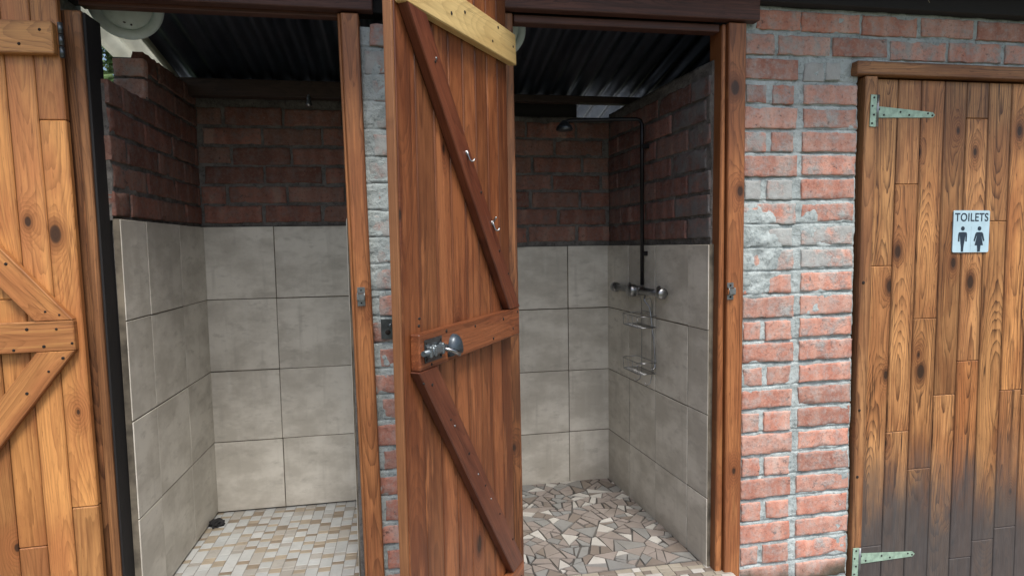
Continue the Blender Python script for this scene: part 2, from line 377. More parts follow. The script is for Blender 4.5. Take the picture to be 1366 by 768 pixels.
# ---- brick walls, in local space: u = x, front face towards -y, z up
def brick_patch(bm, u0, u1, z0, z1, smear=0., out=0., rnd=.0022):
    L = bm.verts.layers.float.get('smear') or bm.verts.layers.float.new('smear')
    sd = random.uniform(0, 100)
    tilt = random.uniform(-.004, .004); out += random.uniform(-.002, .002)
    du0, du1, dz0, dz1 = [random.uniform(-.0025, .0025) for _ in range(4)]
    u0 += du0; u1 += du1; z0 += dz0; z1 += dz1
    nx = max(5, int((u1-u0)/.009)); nz = max(5, int((z1-z0)/.008)); dep = .03
    ta = [0, .0022/(u1-u0)]+[i/nx for i in range(1, nx)]+[1-.0022/(u1-u0), 1]; tb = [0, .0022/(z1-z0)]+[i/nz for i in range(1, nz)]+[1-.0022/(z1-z0), 1]
    nx, nz = len(ta)-1, len(tb)-1
    g = []
    for i in range(-1, nx+2):
        row = []
        for j in range(-1, nz+2):
            a = ta[min(max(i, 0), nx)]; b = tb[min(max(j, 0), nz)]
            # squeeze first/last cell so the rounding is narrow
            u = u0+(u1-u0)*a; z = z0+(z1-z0)*b
            e = min(u-u0, u1-u, z-z0, z1-z)
            ring = i < 0 or j < 0 or i > nx or j > nz
            nn = noise.noise(Vector((u*55+sd, sd, z*55)))
            n2 = noise.noise(Vector((u*16+sd, sd+9, z*16)))
            drop = rnd*(1-math.sqrt(max(0, 1-(1-min(e, rnd)/rnd)**2)))
            chip = max(0., n2-.15)*.016*(1-e/.016) if e < .016 else 0
            y = -out+drop*.6+chip-nn*.0010-n2*.0012+tilt*(z-(z0+z1)/2)*3
            if ring: y += dep
            if e < .0030:
                u += nn*.003+n2*.002; z += noise.noise(Vector((u*48, sd+5, z*30)))*.0032+noise.noise(Vector((u*14, sd+7, z*30)))*.002
            v = bm.verts.new((u, y, z)); v[L] = smear; row.append(v)
        g.append(row)
    for i in range(len(g)-1):
        for j in range(len(g[0])-1):
            f = bm.faces.new((g[i][j], g[i+1][j], g[i+1][j+1], g[i][j+1])); f.smooth = True; f.material_index = 0
def mortar_sheet(bm, u0, u1, z0, ztop, recess=.007, extra=None, mat=1, thick=.09, step=.011, zstep=None, strike=None):
    """rough mortar bed between and behind the bricks, closed into a slab"""
    zt = ztop if callable(ztop) else (lambda u: ztop)
    zmax = max(zt(u0), zt(u1)); nx = max(2, int((u1-u0)/step)); nz = max(2, int((zmax-z0)/(zstep or step)))
    g = []
    for i in range(nx+1):
        u = u0+(u1-u0)*i/nx; row = []
        for j in range(nz+1):
            z = z0+(zt(u)-z0)*j/nz
            y = recess-.006*noise.noise(Vector((u*9, 3, z*9)))-.003*noise.noise(Vector((u*34, 5, z*34)))-.0015*noise.noise(Vector((u*80, 8, z*80)))
            if extra: y -= extra(u, z)
            if strike:
                q = ((strike[0]-z+.003*noise.noise(Vector((u*12, z*9, 2)))) % strike[1])
                if q < .0075: y += .010*(1-q/.0075)*(.6+.6*noise.noise(Vector((u*25, 4, z*25))))
            row.append(bm.verts.new((u, y, z)))
        g.append(row)
    for i in range(nx):
        for j in range(nz):
            f = bm.faces.new((g[i][j], g[i+1][j], g[i+1][j+1], g[i][j+1])); f.smooth = True; f.material_index = mat
    # back + rims
    loop = [g[i][0] for i in range(nx+1)]+[g[nx][j] for j in range(1, nz+1)]+[g[i][nz] for i in range(nx-1, -1, -1)]+[g[0][j] for j in range(nz-1, 0, -1)]
    bk = [bm.verts.new((v.co.x, thick, v.co.z)) for v in loop]
    n = len(loop)
    for i in range(n):
        f = bm.faces.new((loop[(i+1) % n], loop[i], bk[i], bk[(i+1) % n])); f.material_index = mat
    f = bm.faces.new(bk[::-1]); f.material_index = mat
def courses(bm, u0, u1, z0, z1, top=None, pitch=.079, bl=.222, joint=.013, phase=0, smear=None, first=0., out=0.):
    """running bond; top(u) caps the brick tops"""
    k = 0; z = z0
    while z+pitch*.8 <= z1+1e-6:
        h = pitch-joint; u = u0-((k+phase) % 2)*(bl+joint)/2+first+random.uniform(-.02, .02)-(bl+joint)
        while u < u1:
            a, b = max(u, u0), min(u+bl, u1)
            if b-a > .03 and (top is None or z+h <= min(top(a), top(b))-.004):
                brick_patch(bm, a, b, z, z+h, smear(a, z) if smear else random.uniform(0, .35), out)
            u += bl+joint
        z += pitch; k += 1
# ---- tiles in the same kind of local space
def tiles(bm, us, zs, gap=.0035, y=0., thick=.008, mats=(0, 1)):
    for i in range(len(us)-1):
        for j in range(len(zs)-1):
            o = random.uniform(-.0009, .0009); q = [random.uniform(-.0011, .0011) for _ in range(4)]
            cbox(bm, us[i]+gap/2+q[0], us[i+1]-gap/2+q[1], y+o, y+thick, zs[j]+gap/2+q[2], zs[j+1]-gap/2+q[3], .0012, mats[0])
    cbox(bm, us[0], us[-1], y+.0022, y+thick+.012, zs[0], zs[-1], .0005, mats[1])
    bmesh.ops.recalc_face_normals(bm, faces=bm.faces[:])

ROOF = lambda y: 1.935-.20*y      # underside height of the tin roof at depth y

# ------------------------------------------------------------------ ground
def sheet(name, x0, x1, y0, y1, z, mat, nx=1, ny=1):
    bm = BM(); bmesh.ops.create_grid(bm, x_segments=nx, y_segments=ny, size=.5)
    for v in bm.verts: v.co = Vector((x0+(v.co.x+.5)*(x1-x0), y0+(v.co.y+.5)*(y1-y0), z))
    return tag(obj(name, bm, mat), kind='structure')
t = NT('dry_soil_and_grass'); o_ = t.obj(); n1 = t.noise(o_, 1.4, 6., .65); n2 = t.noise(o_, 30., 4., .7)
M_SOIL = t.out(Base_Color=t.mix(t.sm(n1, .4, .6), t.mix(n2, (.10, .085, .06), (.17, .14, .10)), t.mix(n2, (.04, .065, .02), (.09, .11, .04))), Roughness=.95, Normal=t.bump(n2, .8, .02))
M_CONC = plain('rough_concrete', (.30, .29, .275), .9, var=.35, scale=5., bump=.5)
sheet('ground', -150, 150, -150, 150, -.40, M_SOIL)
sheet('bounce_slab', -2.4, 5., 1.25, 9., -.385, plain('pale_bounce_concrete', (.42, .41, .38), .9, var=.3, scale=3., bump=.4))  # unseen slab, added to bounce light onto the roof underside
bm = BM(); cbox(bm, -1.6, 3.2, -1.5, -.002, -.50, -.36, .01); bmesh.ops.recalc_face_normals(bm, faces=bm.faces[:])
tag(obj('concrete_path', bm, M_CONC), kind='structure')

# ------------------------------------------------------------------ shower floors
def mosaic_floor():
    bm = BM(); pal = 4
    x = -.83; cw = .0415; g = .0022
    while x < -.13:
        y = -.06-random.uniform(0, .04)
        bw = False
        while y < .79:
            if bw: m = random.choices((1, 2, 3), (.25, .4, .35))[0]; ln = random.choice((.020, .024, .030, .041))
            else: m = random.choices((0, 1), (.8, .2))[0]; ln = random.choice((.041, .041, .041, .062, .083))
            if y+ln > -.05: cbox(bm, x+g/2, x+cw-g/2, max(y, -.06)+g/2, y+ln-g/2, -.004+random.uniform(-.0004, .0004), 0, .0008, m)
            y += ln; bw = not bw if random.random() < .85 else bw
        x += cw
    cbox(bm, -.83, -.115, -.06, .80, -.03, -.0016, .0005, 4)
    bmesh.ops.recalc_face_normals(bm, faces=bm.faces[:])
    mats = [tile_mat('mosaic_white', (.48, .51, .52), (.39, .42, .43)), tile_mat('mosaic_cream', (.39, .385, .36), (.31, .305, .285)),
            tile_mat('mosaic_tan', (.36, .31, .235), (.28, .24, .18)), tile_mat('mosaic_brown', (.25, .20, .145), (.18, .145, .105)),
            plain('mosaic_grout', (.20, .19, .175), .9)]
    tag(obj('mosaic_floor', bm, mats), kind='structure')
mosaic_floor()
def clip(poly, p, n):
    out = []
    for i in range(len(poly)):
        a, b = poly[i], poly[(i+1) % len(poly)]; da, db = (a-p).dot(n), (b-p).dot(n)
        if da <= 0: out.append(a)
        if da*db < 0: out.append(a+(b-a)*(da/(da-db)))
    return out
def area(p): return abs(sum(p[i].x*p[(i+1) % len(p)].y-p[(i+1) % len(p)].x*p[i].y for i in range(len(p))))/2
def crazy_floor():
    rnd = random.Random(12); X0, X1, Y0, Y1, Z = .22, .99, .075, .88, -.03
    seeds = []
    for k in range(600):
        p = Vector((rnd.uniform(X0, X1), rnd.uniform(Y0, Y1)))
        if all((p-q).length > .13 for q in seeds): seeds.append(p)
    res = []; todo = []
    for p in seeds:
        poly = [Vector((X0, Y0)), Vector((X1, Y0)), Vector((X1, Y1)), Vector((X0, Y1))]
        for q in seeds:
            if q is not p and len(poly) > 2: poly = clip(poly, p+(q-p)*.5, (q-p).normalized())
        todo.append(poly)
    while todo:
        poly = todo.pop()
        if len(poly) < 3: continue
        A = area(poly)
        if A < rnd.choice((.0014, .0022, .0030, .0038, .0055)): res.append(poly); continue
        c = sum(poly, Vector((0, 0)))/len(poly)
        lp, lq = max(((p, q) for p in poly for q in poly), key=lambda e: (e[0]-e[1]).length)
        d = (lq-lp).normalized(); a = math.atan2(d.y, d.x)+rnd.gauss(0, .36); n = Vector((math.cos(a), math.sin(a)))
        off = c+d*rnd.uniform(-.16, .16)*(lq-lp).length
        todo += [clip(poly, off, n), clip(poly, off, -n)]
    bm = BM()
    for poly in res:
        if len(poly) < 3 or area(poly) < .00012: continue
        gap = rnd.choice((.0010, .0016, .0024, .0034, .0045)); n = len(poly); q = poly
        cc = sum(poly, Vector((0, 0)))/n
        ccw = sum(poly[i].x*poly[(i+1) % n].y-poly[(i+1) % n].x*poly[i].y for i in range(n)) > 0
        for i in range(n):
            d = (poly[(i+1) % n]-poly[i])
            if d.length < 1e-5: continue
            nn = Vector((d.y, -d.x)).normalized()*(1 if ccw else -1)
            q = clip(q, poly[i]-nn*gap, nn)
            if len(q) < 3: break
        if len(q) < 3: continue
        rm = Matrix.Rotation(rnd.gauss(0, .035), 2); q = [cc+rm @ (v-cc) for v in q]
        if rnd.random() < .45 and len(q) > 3: k = rnd.randrange(len(q)); q[k] = q[k].lerp(cc, rnd.uniform(.15, .4))
        q2 = [q[0]]
        for v in q[1:]:
            if (v-q2[-1]).length > .002: q2.append(v)
        if len(q2) < 3: continue
        m = rnd.choices((0, 1, 2, 3), (.44, .30, .15, .11))[0]
        if m == 2 and area(q2) > .003: m = 0
        zt = Z+rnd.uniform(-.0012, .0008); cc = sum(q2, Vector((0, 0)))/len(q2)
        top = [bm.verts.new((v.x+(cc.x-v.x)*.02, v.y+(cc.y-v.y)*.02, zt)) for v in q2]; bot = [bm.verts.new((v.x, v.y, zt-.006)) for v in q2]
        try:
            bm.faces.new(top).material_index = m
            for i in range(len(q2)):
                k = (i+1) % len(q2); bm.faces.new((top[i], bot[i], bot[k], top[k])).material_index = m
        except ValueError: pass
    # the strip of small oblong tiles along the threshold
    y = -.07
    while y < .07:
        x = .30
        while x < 1.03:
            ln = rnd.choice((.03, .046, .06)); m = rnd.choices((4, 3, 2), (.5, .3, .2))[0]
            cbox(bm, x+.001, x+ln-.001, y+.001, y+.022, Z-.006, Z-.001+rnd.uniform(-.0004, .0004), .0006, m); x += ln
        y += .0235
    cbox(bm, .20, 1.03, -.09, .89, Z-.04, Z-.0042, .0005, 5)
    bmesh.ops.recalc_face_normals(bm, faces=bm.faces[:])
    mats = [tile_mat('shard_pink_grey', (.31, .278, .265), (.24, .218, .21)), tile_mat('shard_blue_grey', (.265, .285, .29), (.20, .215, .225)),
            tile_mat('shard_white', (.58, .58, .56), (.50, .50, .48)), tile_mat('shard_taupe', (.21, .18, .162), (.16, .14, .128)),
            tile_mat('strip_cream', (.40, .375, .32), (.32, .30, .25)), plain('black_grout', (.075, .07, .065), .9, var=.9, scale=7)]
    tag(obj('broken_tile_floor', bm, mats), kind='structure')
crazy_floor()
bm = BM(); cbox(bm, -.83, -.10, -.07, .02, -.42, -.032, .008); cbox(bm, .30, 1.030, -.085, .02, -.42, -.078, .008); cbox(bm, -.84, 1.5, .06, .95, -.42, -.08, .01)
bmesh.ops.recalc_face_normals(bm, faces=bm.faces[:]); tag(obj('floor_slab', bm, M_CONC), kind='structure')

# ------------------------------------------------------------------ walls
TZL = [.004, .302, .599, .897, 1.194]
TZR = [-.034, .212, .506, .800, 1.092]
# left shower, side wall (faces +x): u = Y
W = thing('side_wall', 'brick and tile wall on the left of the left shower, stepped beside the gap', 'wall', (-.82, 0, 0), R(90))
bm = BM(); mortar_sheet(bm, .05, .81, 1.19, 1.575, .006, mat=1, thick=.10); mortar_sheet(bm, .318, .81, 1.575, 1.725, .006, mat=1, thick=.095)
courses(bm, .05, .80, 1.205, 1.60, phase=1)
courses(bm, .312, .80, 1.600, 1.76, phase=0)
# the step's bare end, facing the doorway, painted with the lit copy of the brick
for zz in (1.595, 1.662):
    b2 = BM(); brick_patch(b2, .0, .094, zz, zz+.058, .12)
    me_ = bpy.data.meshes.new('tmp'); b2.to_mesh(me_); b2.free()
    v0 = len(bm.verts); bm.from_mesh(me_); bm.verts.ensure_lookup_table()
    for v in bm.verts[v0:]: v.co = Vector((.305+v.co.y, .094-v.co.x, v.co.z))
    for f_ in {f_ for v in bm.verts[v0:] for f_ in v.link_faces}: f_.material_index = 2
    bpy.data.meshes.remove(me_)
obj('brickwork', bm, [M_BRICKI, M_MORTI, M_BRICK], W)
bm = BM(); cbox(bm, .06, .81, .012, .10, -.05, 1.19, .002); bmesh.ops.recalc_face_normals(bm, faces=bm.faces[:]); obj('wall_core', bm, M_MORTI, W)
bm = BM(); tiles(bm, [.052, .225, .505, .792], TZL, y=-.010)
bmesh.ops.recalc_face_normals(bm, faces=bm.faces[:])
obj('tile_panel', bm, [M_TILE, M_GROUT], W)
# left shower, back wall
W = thing('back_wall', 'back wall of the left shower, shade-darkened red brick over four rows of beige tiles', 'wall', (0, .78, 0))
bm = BM(); mortar_sheet(bm, -.83, -.10, 1.19, 1.765, .006, mat=1, thick=.10); courses(bm, -.815, -.12, 1.212, 1.72, phase=0)
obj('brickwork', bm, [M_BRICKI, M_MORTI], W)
bm = BM(); cbox(bm, -.83, -.10, .012, .10, -.05, 1.19, .002); bmesh.ops.recalc_face_normals(bm, faces=bm.faces[:]); obj('wall_core', bm, M_MORTI, W)
bm = BM(); tiles(bm, [-.815, -.541, -.241, -.188], TZL, y=-.010); obj('tile_panel', bm, [M_TILE, M_GROUT], W)
# right shower, back wall
W = thing('back_wall', 'back wall of the right shower, shade-darkened brick with an open strip under the roof', 'wall', (0, .87, 0))
bm = BM(); mortar_sheet(bm, .20, .97, 1.08, 1.683, .006, mat=1, thick=.10); courses(bm, .22, .945, 1.115, 1.70, phase=1)
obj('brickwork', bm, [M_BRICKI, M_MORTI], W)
bm = BM(); cbox(bm, .20, .97, .012, .10, -.08, 1.08, .002); bmesh.ops.recalc_face_normals(bm, faces=bm.faces[:]); obj('wall_core', bm, M_MORTI, W)
bm = BM(); tiles(bm, [.235, .44, .736, .938], TZR, y=-.010); obj('tile_panel', bm, [M_TILE, M_GROUT], W)
plank('wall_plate', -.03, .03, .02, .08, .0, .575, M_DARKB, W, loc=(.22, 0, 1.715), rot=(0, R(90), 0))  # added timber, blocks light through the left part of the open strip
# right shower, side wall (faces -x): u = -Y
SKX = lambda y: 1.012-.0828*y                # this wall is not square to the front
W = thing('side_wall', 'wall right of the right shower carrying the black pipe and mixer tap', 'wall', (1.012, 0, 0), R(-85.27))
bm = BM(); top = 1.70
mortar_sheet(bm, -.88, -.04, 1.08, top, .006, mat=1, thick=.085); courses(bm, -.87, -.045, 1.115, 1.72, phase=0, smear=lambda u, z: .75 if u > -.3 else .15)
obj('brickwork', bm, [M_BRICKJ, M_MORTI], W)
bm = BM(); cbox(bm, -.88, -.04, .012, .085, -.08, 1.08, .002); bmesh.ops.recalc_face_normals(bm, faces=bm.faces[:]); obj('wall_core', bm, M_MORTI, W)
bm = BM(); tiles(bm, [-.872, -.64, -.40, -.158, -.028], TZR, y=-.010); obj('tile_panel', bm, [M_TILE, M_GROUT], W)

# middle pier between the two doorways
W = thing('brick_pier', 'narrow mortar-smeared brick pier between the left doorway and the open middle door', 'brick pier')
bm = BM()
for k in range(-1, 28):
    zb = 1.692-.0798*k
    if zb < -.36 or zb > 1.7: continue
    sm = .80 if zb > .95 and zb < 1.66 else (.12 if zb < .78 else .5)
    xs = (-.105, .08, .30) if k % 2 else (-.088, .015, .125, .30)
    for a, b in zip(xs, xs[1:]): brick_patch(bm, a, b-.014, zb, zb+.060, sm, .001)
mortar_sheet(bm, -.118, .315, -.42, 1.745, .003, mat=1, thick=.10, step=.007, zstep=.0035, strike=(1.692, .0798), extra=lambda u, z: .0035 if .95 < z < 1.66 else 0)
obj('brickwork', bm, [M_BRICKP, M_MORT], W)
bm = BM(); cbox(bm, -.178, .245, .10, .88, -.25, 1.70, .002); bmesh.ops.recalc_face_normals(bm, faces=bm.faces[:]); obj('wall_core', bm, M_MORTI, W)
bm = BM(); tiles(bm, [-.77, -.50, -.22, -.105], TZL, y=-.008); obj('tile_panel', bm, [M_TILE, M_GROUT], W, (-.178, 0, 0), (0, 0, R(-90)))
bm = BM(); tiles(bm, [.105, .36, .63, .868], TZR, y=-.008); obj('tile_panel', bm, [M_TILE, M_GROUT], W, (.245, 0, 0), (0, 0, R(90)))
hp = BM()
prism(hp, [(-.022, -.03), (.022, -.03), (.022, .03), (-.022, .03)], -.003, .0)
lathe(hp, [(0, .012), (.006, .011), (.008, .004), (.008, 0)], 12, Matrix.Translation((.006, -.003, .012)) @ Matrix.Rotation(R(90), 4, 'X'))
lathe(hp, [(0, .0006), (.008, .0006), (.008, 0)], 12, Matrix.Translation((-.002, -.003, -.010)) @ Matrix.Rotation(R(90), 4, 'X'), mat=1)
bmesh.ops.recalc_face_normals(hp, faces=hp.faces[:])
obj('strike_plate', hp, [M_DSTEEL, M_HOLE], W, (-.062, -.005, .853))

# right pier and the courses over the toilet door
W = thing('brick_wall', 'pink brick wall with grey mortar between the right shower and the toilet door', 'brick wall')
bm = BM()
rowb = lambda k: 1.792-.0791*k
for a, b in ((1.150, 1.308), (1.314, 1.532), (1.545, 1.755), (1.770, 1.985), (2.000, 2.22), (2.235, 2.45), (2.465, 2.68)):
    brick_patch(bm, a, b, rowb(0)+.002, rowb(0)+.064, random.uniform(0, .25))
for a, b in ((1.108, 1.215), (1.232, 1.418), (1.432, 1.640), (1.655, 1.87), (1.885, 2.10), (2.115, 2.33), (2.345, 2.56), (2.575, 2.72)):
    brick_patch(bm, a, b, rowb(1)+.003, rowb(1)+.064, random.uniform(.2, .7))
for k in range(2, 30):
    zb = rowb(k)
    if zb < -.38: break
    heavy = 1.0 if 7 <= k <= 10 else (.62 if k in (3, 5, 6, 12) else .30)
    if k % 2 == 0: brick_patch(bm, 1.112, 1.303-.004*(k > 8), zb, zb+.064, heavy*.7)
    else:
        j = random.uniform(-.012, .012)
        brick_patch(bm, 1.114, 1.184+j, zb, zb+.062, heavy); brick_patch(bm, 1.204+j, 1.292, zb, zb+.062, heavy*.8)
    if k == 2: brick_patch(bm, 1.325, 1.40, zb, zb+.060, 1.3); brick_patch(bm, 1.408, 1.462, zb+.002, zb+.060, 1.3)
    else: brick_patch(bm, 1.326, 1.526, zb+.004, zb+.066, random.uniform(.05, .5) if k not in (9, 10) else .8)
def lump(u, z):
    a = .013*max(0, 1-((u-1.155)/.11)**2-((z-1.06)/.17)**2)**.6 if abs(u-1.155) < .11 and abs(z-1.06) < .17 else 0
    n_ = noise.noise(Vector((u*22, 1, z*26)))
    return a*(.9+.9*n_)+max(0, noise.noise(Vector((u*7, 9, z*5)))-.25)*.008
mortar_sheet(bm, 1.103, 1.532, -.42, 1.655, .0062, mat=1, thick=.11, extra=lump, step=.007, zstep=.0035, strike=(rowb(2), .0791))
mortar_sheet(bm, 1.103, 2.75, 1.655, 1.875, .0055, mat=1, thick=.11, step=.009, zstep=.0035, strike=(rowb(1)+.002, .0791))
obj('brickwork', bm, [M_BRICK, M_MORT], W)
# wall to the right of the toilet door, out of the frame but seen from the side
W = thing('brick_pier', 'pink brick pier at the far right of the toilet door', 'brick pier')
bm = BM(); mortar_sheet(bm, 2.50, 2.75, -.42, 1.652, .007, mat=1, thick=.11); courses(bm, 2.51, 2.745, -.2, 1.66, smear=lambda u, z: .5)
obj('brickwork', bm, [M_BRICK, M_MORT], W)
W = thing('back_wall', 'brick wall closing the toilet behind its shut door', 'wall', (0, .87, 0))
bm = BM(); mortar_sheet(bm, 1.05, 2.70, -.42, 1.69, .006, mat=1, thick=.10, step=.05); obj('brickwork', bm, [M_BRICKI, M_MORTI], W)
W = thing('side_wall', 'brick wall closing the toilet at its far right side', 'wall', (2.62, 0, 0), R(-90))
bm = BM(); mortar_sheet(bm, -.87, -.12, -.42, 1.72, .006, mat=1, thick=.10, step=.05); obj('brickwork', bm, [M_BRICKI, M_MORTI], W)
# short pier behind the open left door
W = thing('brick_pier', 'short brick pier behind the golden open door at the left edge', 'brick pier')
bm = BM(); mortar_sheet(bm, -1.22, -.912, -.42, 1.86, .007, mat=1, thick=.10); courses(bm, -1.21, -.92, -.2, 1.86, smear=lambda u, z: .5)
obj('brickwork', bm, [M_BRICK, M_MORT], W, (0, .03, 0))

# ------------------------------------------------------------------ roof
t = NT('weathered_corrugated_zinc'); o_ = t.obj(); sx, sy, sz = t.sep(o_)
n1 = t.noise(t.xyz(t.math('MULTIPLY', sx, 9.), t.math('MULTIPLY', sy, 2.), sz), 1., 5., .6); n2 = t.noise(o_, 25., 4., .65)
c_ = t.mix(t.sm(n1, .35, .65), (.055, .074, .105), (.11, .138, .18)); c_ = t.mix(t.sm(n2, .62, .75, 0., .5), c_, (.07, .045, .035))
M_TIN = t.out(Base_Color=c_, Metallic=.85, Roughness=t.math('MULTIPLY_ADD', n2, .3, .22))
def roof_sheet(name, label, x0, x1, mat, lift=0.):
    bm = BM(); xs = []; x = x0
    while x < x1: xs.append(x); x += .0095
    ys = [-.36, 0, .3, .6, .9, 1.30]; gs = []
    for th in (0, .0012):
        g = [[bm.verts.new((x, y, ROOF(y)+.012+.0115*math.cos(2*math.pi*x/.076)+th+lift)) for y in ys] for x in xs]; gs.append(g)
        for i in range(len(xs)-1):
            for j in range(len(ys)-1):
                q = (g[i][j], g[i+1][j], g[i+1][j+1], g[i][j+1])
                f = bm.faces.new(q if th else q[::-1]); f.smooth = True
    tag(obj(name, bm, mat), label, 'roof')
roof_sheet('tin_roof', 'dark corrugated zinc roof sheets sloping down over both shower cubicles', -.905, 2.9, M_TIN)
t = NT('milky_lit_tin'); n_ = t.noise(t.obj(), 6., 5., .65)
tr = t.n('BsdfTranslucent', ins={0: t.mix(t.sm(n_, .3, .7), (.60, .60, .53), (.80, .80, .72))})
t.put(t.b.inputs['Base Color'], (.45, .46, .41)); t.put(t.b.inputs['Roughness'], .4)
mx = t.t.nodes.new('ShaderNodeMixShader'); mx.inputs[0].default_value = .65
t.t.links.new(t.b.outputs[0], mx.inputs[1]); t.t.links.new(tr, mx.inputs[2])
t.t.links.new(mx.outputs[0], [n for n in t.t.nodes if n.type == 'OUTPUT_MATERIAL'][0].inputs[0])
roof_sheet('stand_in_roof_sheet', 'added milky roof sheet standing in for lit tin at the far left of the roof', -1.055, -.865, t.m, -.004)  # added translucent sheet, its glow replaces daylight on the tin underside
def beam(name, label, x0, x1, y0, y1, z0, z1, mat, cat='beam'):
    o = plank(name, -(z1-z0)/2, (z1-z0)/2, y0, y1, 0, x1-x0, mat, loc=(x0, 0, (z0+z1)/2), rot=(0, R(90), 0))
    return tag(o, label, cat)
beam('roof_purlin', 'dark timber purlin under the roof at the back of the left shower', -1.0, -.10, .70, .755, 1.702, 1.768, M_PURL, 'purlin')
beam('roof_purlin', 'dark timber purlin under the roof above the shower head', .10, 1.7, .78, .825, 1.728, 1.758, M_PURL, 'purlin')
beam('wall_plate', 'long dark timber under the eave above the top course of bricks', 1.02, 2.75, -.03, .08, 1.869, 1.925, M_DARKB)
beam('void_bar', 'added black bar for the dark void behind the lintels above the middle pier', -1.0, 1.02, .045, .10, 1.80, 1.905, M_DARKB)  # black bar put in for the dark void between the lintels
beam('lintel_beam', 'brown timber lintel over the left doorway', -.915, -.078, -.035, .001, 1.779, 1.88, M_BEAM, 'lintel')
beam('lintel_beam', 'reddish brown timber lintel over the right doorway, behind the open door', .285, 1.140, -.035, .001, 1.806, 1.91, M_BEAM, 'lintel')

# ------------------------------------------------------------------ door frames
def leaning_post(name, x0b, x1b, x0t, x1t, zb, zt, y0, y1, mat, parent, c=.003):
    bm = BM(); cbox(bm, x0b, x1b, y0, y1, zb, zt, c); bmesh.ops.recalc_face_normals(bm, faces=bm.faces[:])
    for v in bm.verts:
        if v.co.z > (zb+zt)/2: v.co.x += (x0t-x0b) if v.co.x < (x0b+x1b)/2 else (x1t-x1b)
    return obj(name, bm, mat, parent)
def keeper(parent, x, z, y=-.013):
    bm = BM()
    prism(bm, [(-.011, .010), (.011, .010), (.011, .028), (-.011, .028)], -.002, 0); prism(bm, [(-.011, -.028), (.011, -.028), (.011, -.010), (-.011, -.010)], -.002, 0)
    pts = [(-.013*0, 0, 0)]
    for sx in (-.010, .010):
        tube(bm, [(sx, -.001, -.012), (sx, -.012, -.010), (sx, -.016, 0), (sx, -.012, .010), (sx, -.001, .012)], .0022, 6)
    prism(bm, [(-.010, -.009), (.010, -.009), (.010, .009), (-.010, .009)], -.018, -.013)
    bmesh.ops.recalc_face_normals(bm, faces=bm.faces[:])
    o = obj('bolt_keeper', bm, M_STEEL, parent, (x, y, z))
    nails('screw', [(0, .019), (0, -.019)], -.0025, o, .003, -1)
    return o
F = thing('door_frame', 'pine frame of the left doorway with a dark inner side', 'door frame')
leaning_post('jamb', -.896, -.834, -.910, -.846, -.2, 1.75, -.012, .07, M_POSTD, F)
leaning_post('jamb_strip', -.858, -.8335, -.868, -.8455, -.2, 1.745, -.018, -.012, M_JAMB, F, .002)
leaning_post('inner_lining', -.8335, -.829, -.8455, -.838, -.2, 1.745, -.010, .072, M_DARKB, F, .001)
leaning_post('jamb', -.142, -.094, -.170, -.119, -.2, 1.775, -.020, .06, M_POST, F)
leaning_post('jamb_strip', -.152, -.142, -.179, -.170, -.2, 1.775, -.012, .06, M_EDGE, F)
plank('head', -.010, .010, .002, .036, 0, .70, M_BEAM, F, loc=(-.86, 0, 1.779), rot=(0, R(90), 0))
keeper(F, -.138, .955, -.020)
F = thing('door_frame', 'orange pine post and dark head of the right shower doorway', 'door frame')
leaning_post('jamb', .315, .345, .300, .335, -.2, 1.80, -.012, .07, M_POSTD, F)
leaning_post('jamb', 1.040, 1.098, 1.040, 1.102, -.2, 1.802, -.020, .035, M_POST, F)
leaning_post('jamb_strip', 1.012, 1.0385, 1.024, 1.0385, -.2, 1.80, -.006, .075, M_POST, F)
plank('head', -.012, .012, .002, .042, 0, .68, M_BEAM, F, loc=(.34, 0, 1.790), rot=(0, R(90), 0))
plank('head_board', -.011, .011, .0425, .060, 0, .68, M_DARKB, F, loc=(.34, 0, 1.815), rot=(0, R(90), 0))
keeper(F, 1.052, .936, -.020)
F = thing('door_frame', 'brown pine frame round the toilet door', 'door frame')
leaning_post('jamb', 1.535, 1.572, 1.547, 1.594, -.36, 1.652, -.014, .06, M_BROWNF, F)
leaning_post('jamb', 2.43, 2.48, 2.43, 2.48, -.36, 1.652, -.014, .06, M_BROWNF, F)
plank('head', -.022, .022, -.022, .06, 0, .99, M_BROWNF, F, loc=(1.508, 0, 1.676), rot=(0, R(90), 0))
nails('nail_hole', [(1.553, .50), (1.551, .26), (1.556, .95)], -.0145, F, .006, -1)

# ------------------------------------------------------------------ plank doors
def board_panel(name, edges, z0, z1, y0, y1, mat, parent, joints=True, gap=.0016, c=.0025, rnd=None):
    bm = BM(); rnd = rnd or random
    for a, b in zip(edges, edges[1:]):
        zs = [z0]
        if joints:
            z = z0+rnd.uniform(.15, .8)
            while z < z1-.12: zs.append(z); z += rnd.uniform(.5, 1.25)
        zs.append(z1)
        for q, r in zip(zs, zs[1:]):
            jy = rnd.uniform(-.0006, .0006)
            cbox(bm, a+gap/2, b-gap/2, y0+jy, y1+jy, q+(.0006 if q > z0 else 0), r-(.0006 if r < z1 else 0), c)
    bmesh.ops.recalc_face_normals(bm, faces=bm.faces[:])
    return obj(name, bm, mat, parent)
# left door, thrown right back: local x from hinge to free edge, inner face +y
D = thing('plank_door', 'golden pine plank door thrown wide open at the left edge, with K-shaped braces', 'door', (-.865, -.046, 0), R(180.5)); D.rotation_euler.y = R(.72)
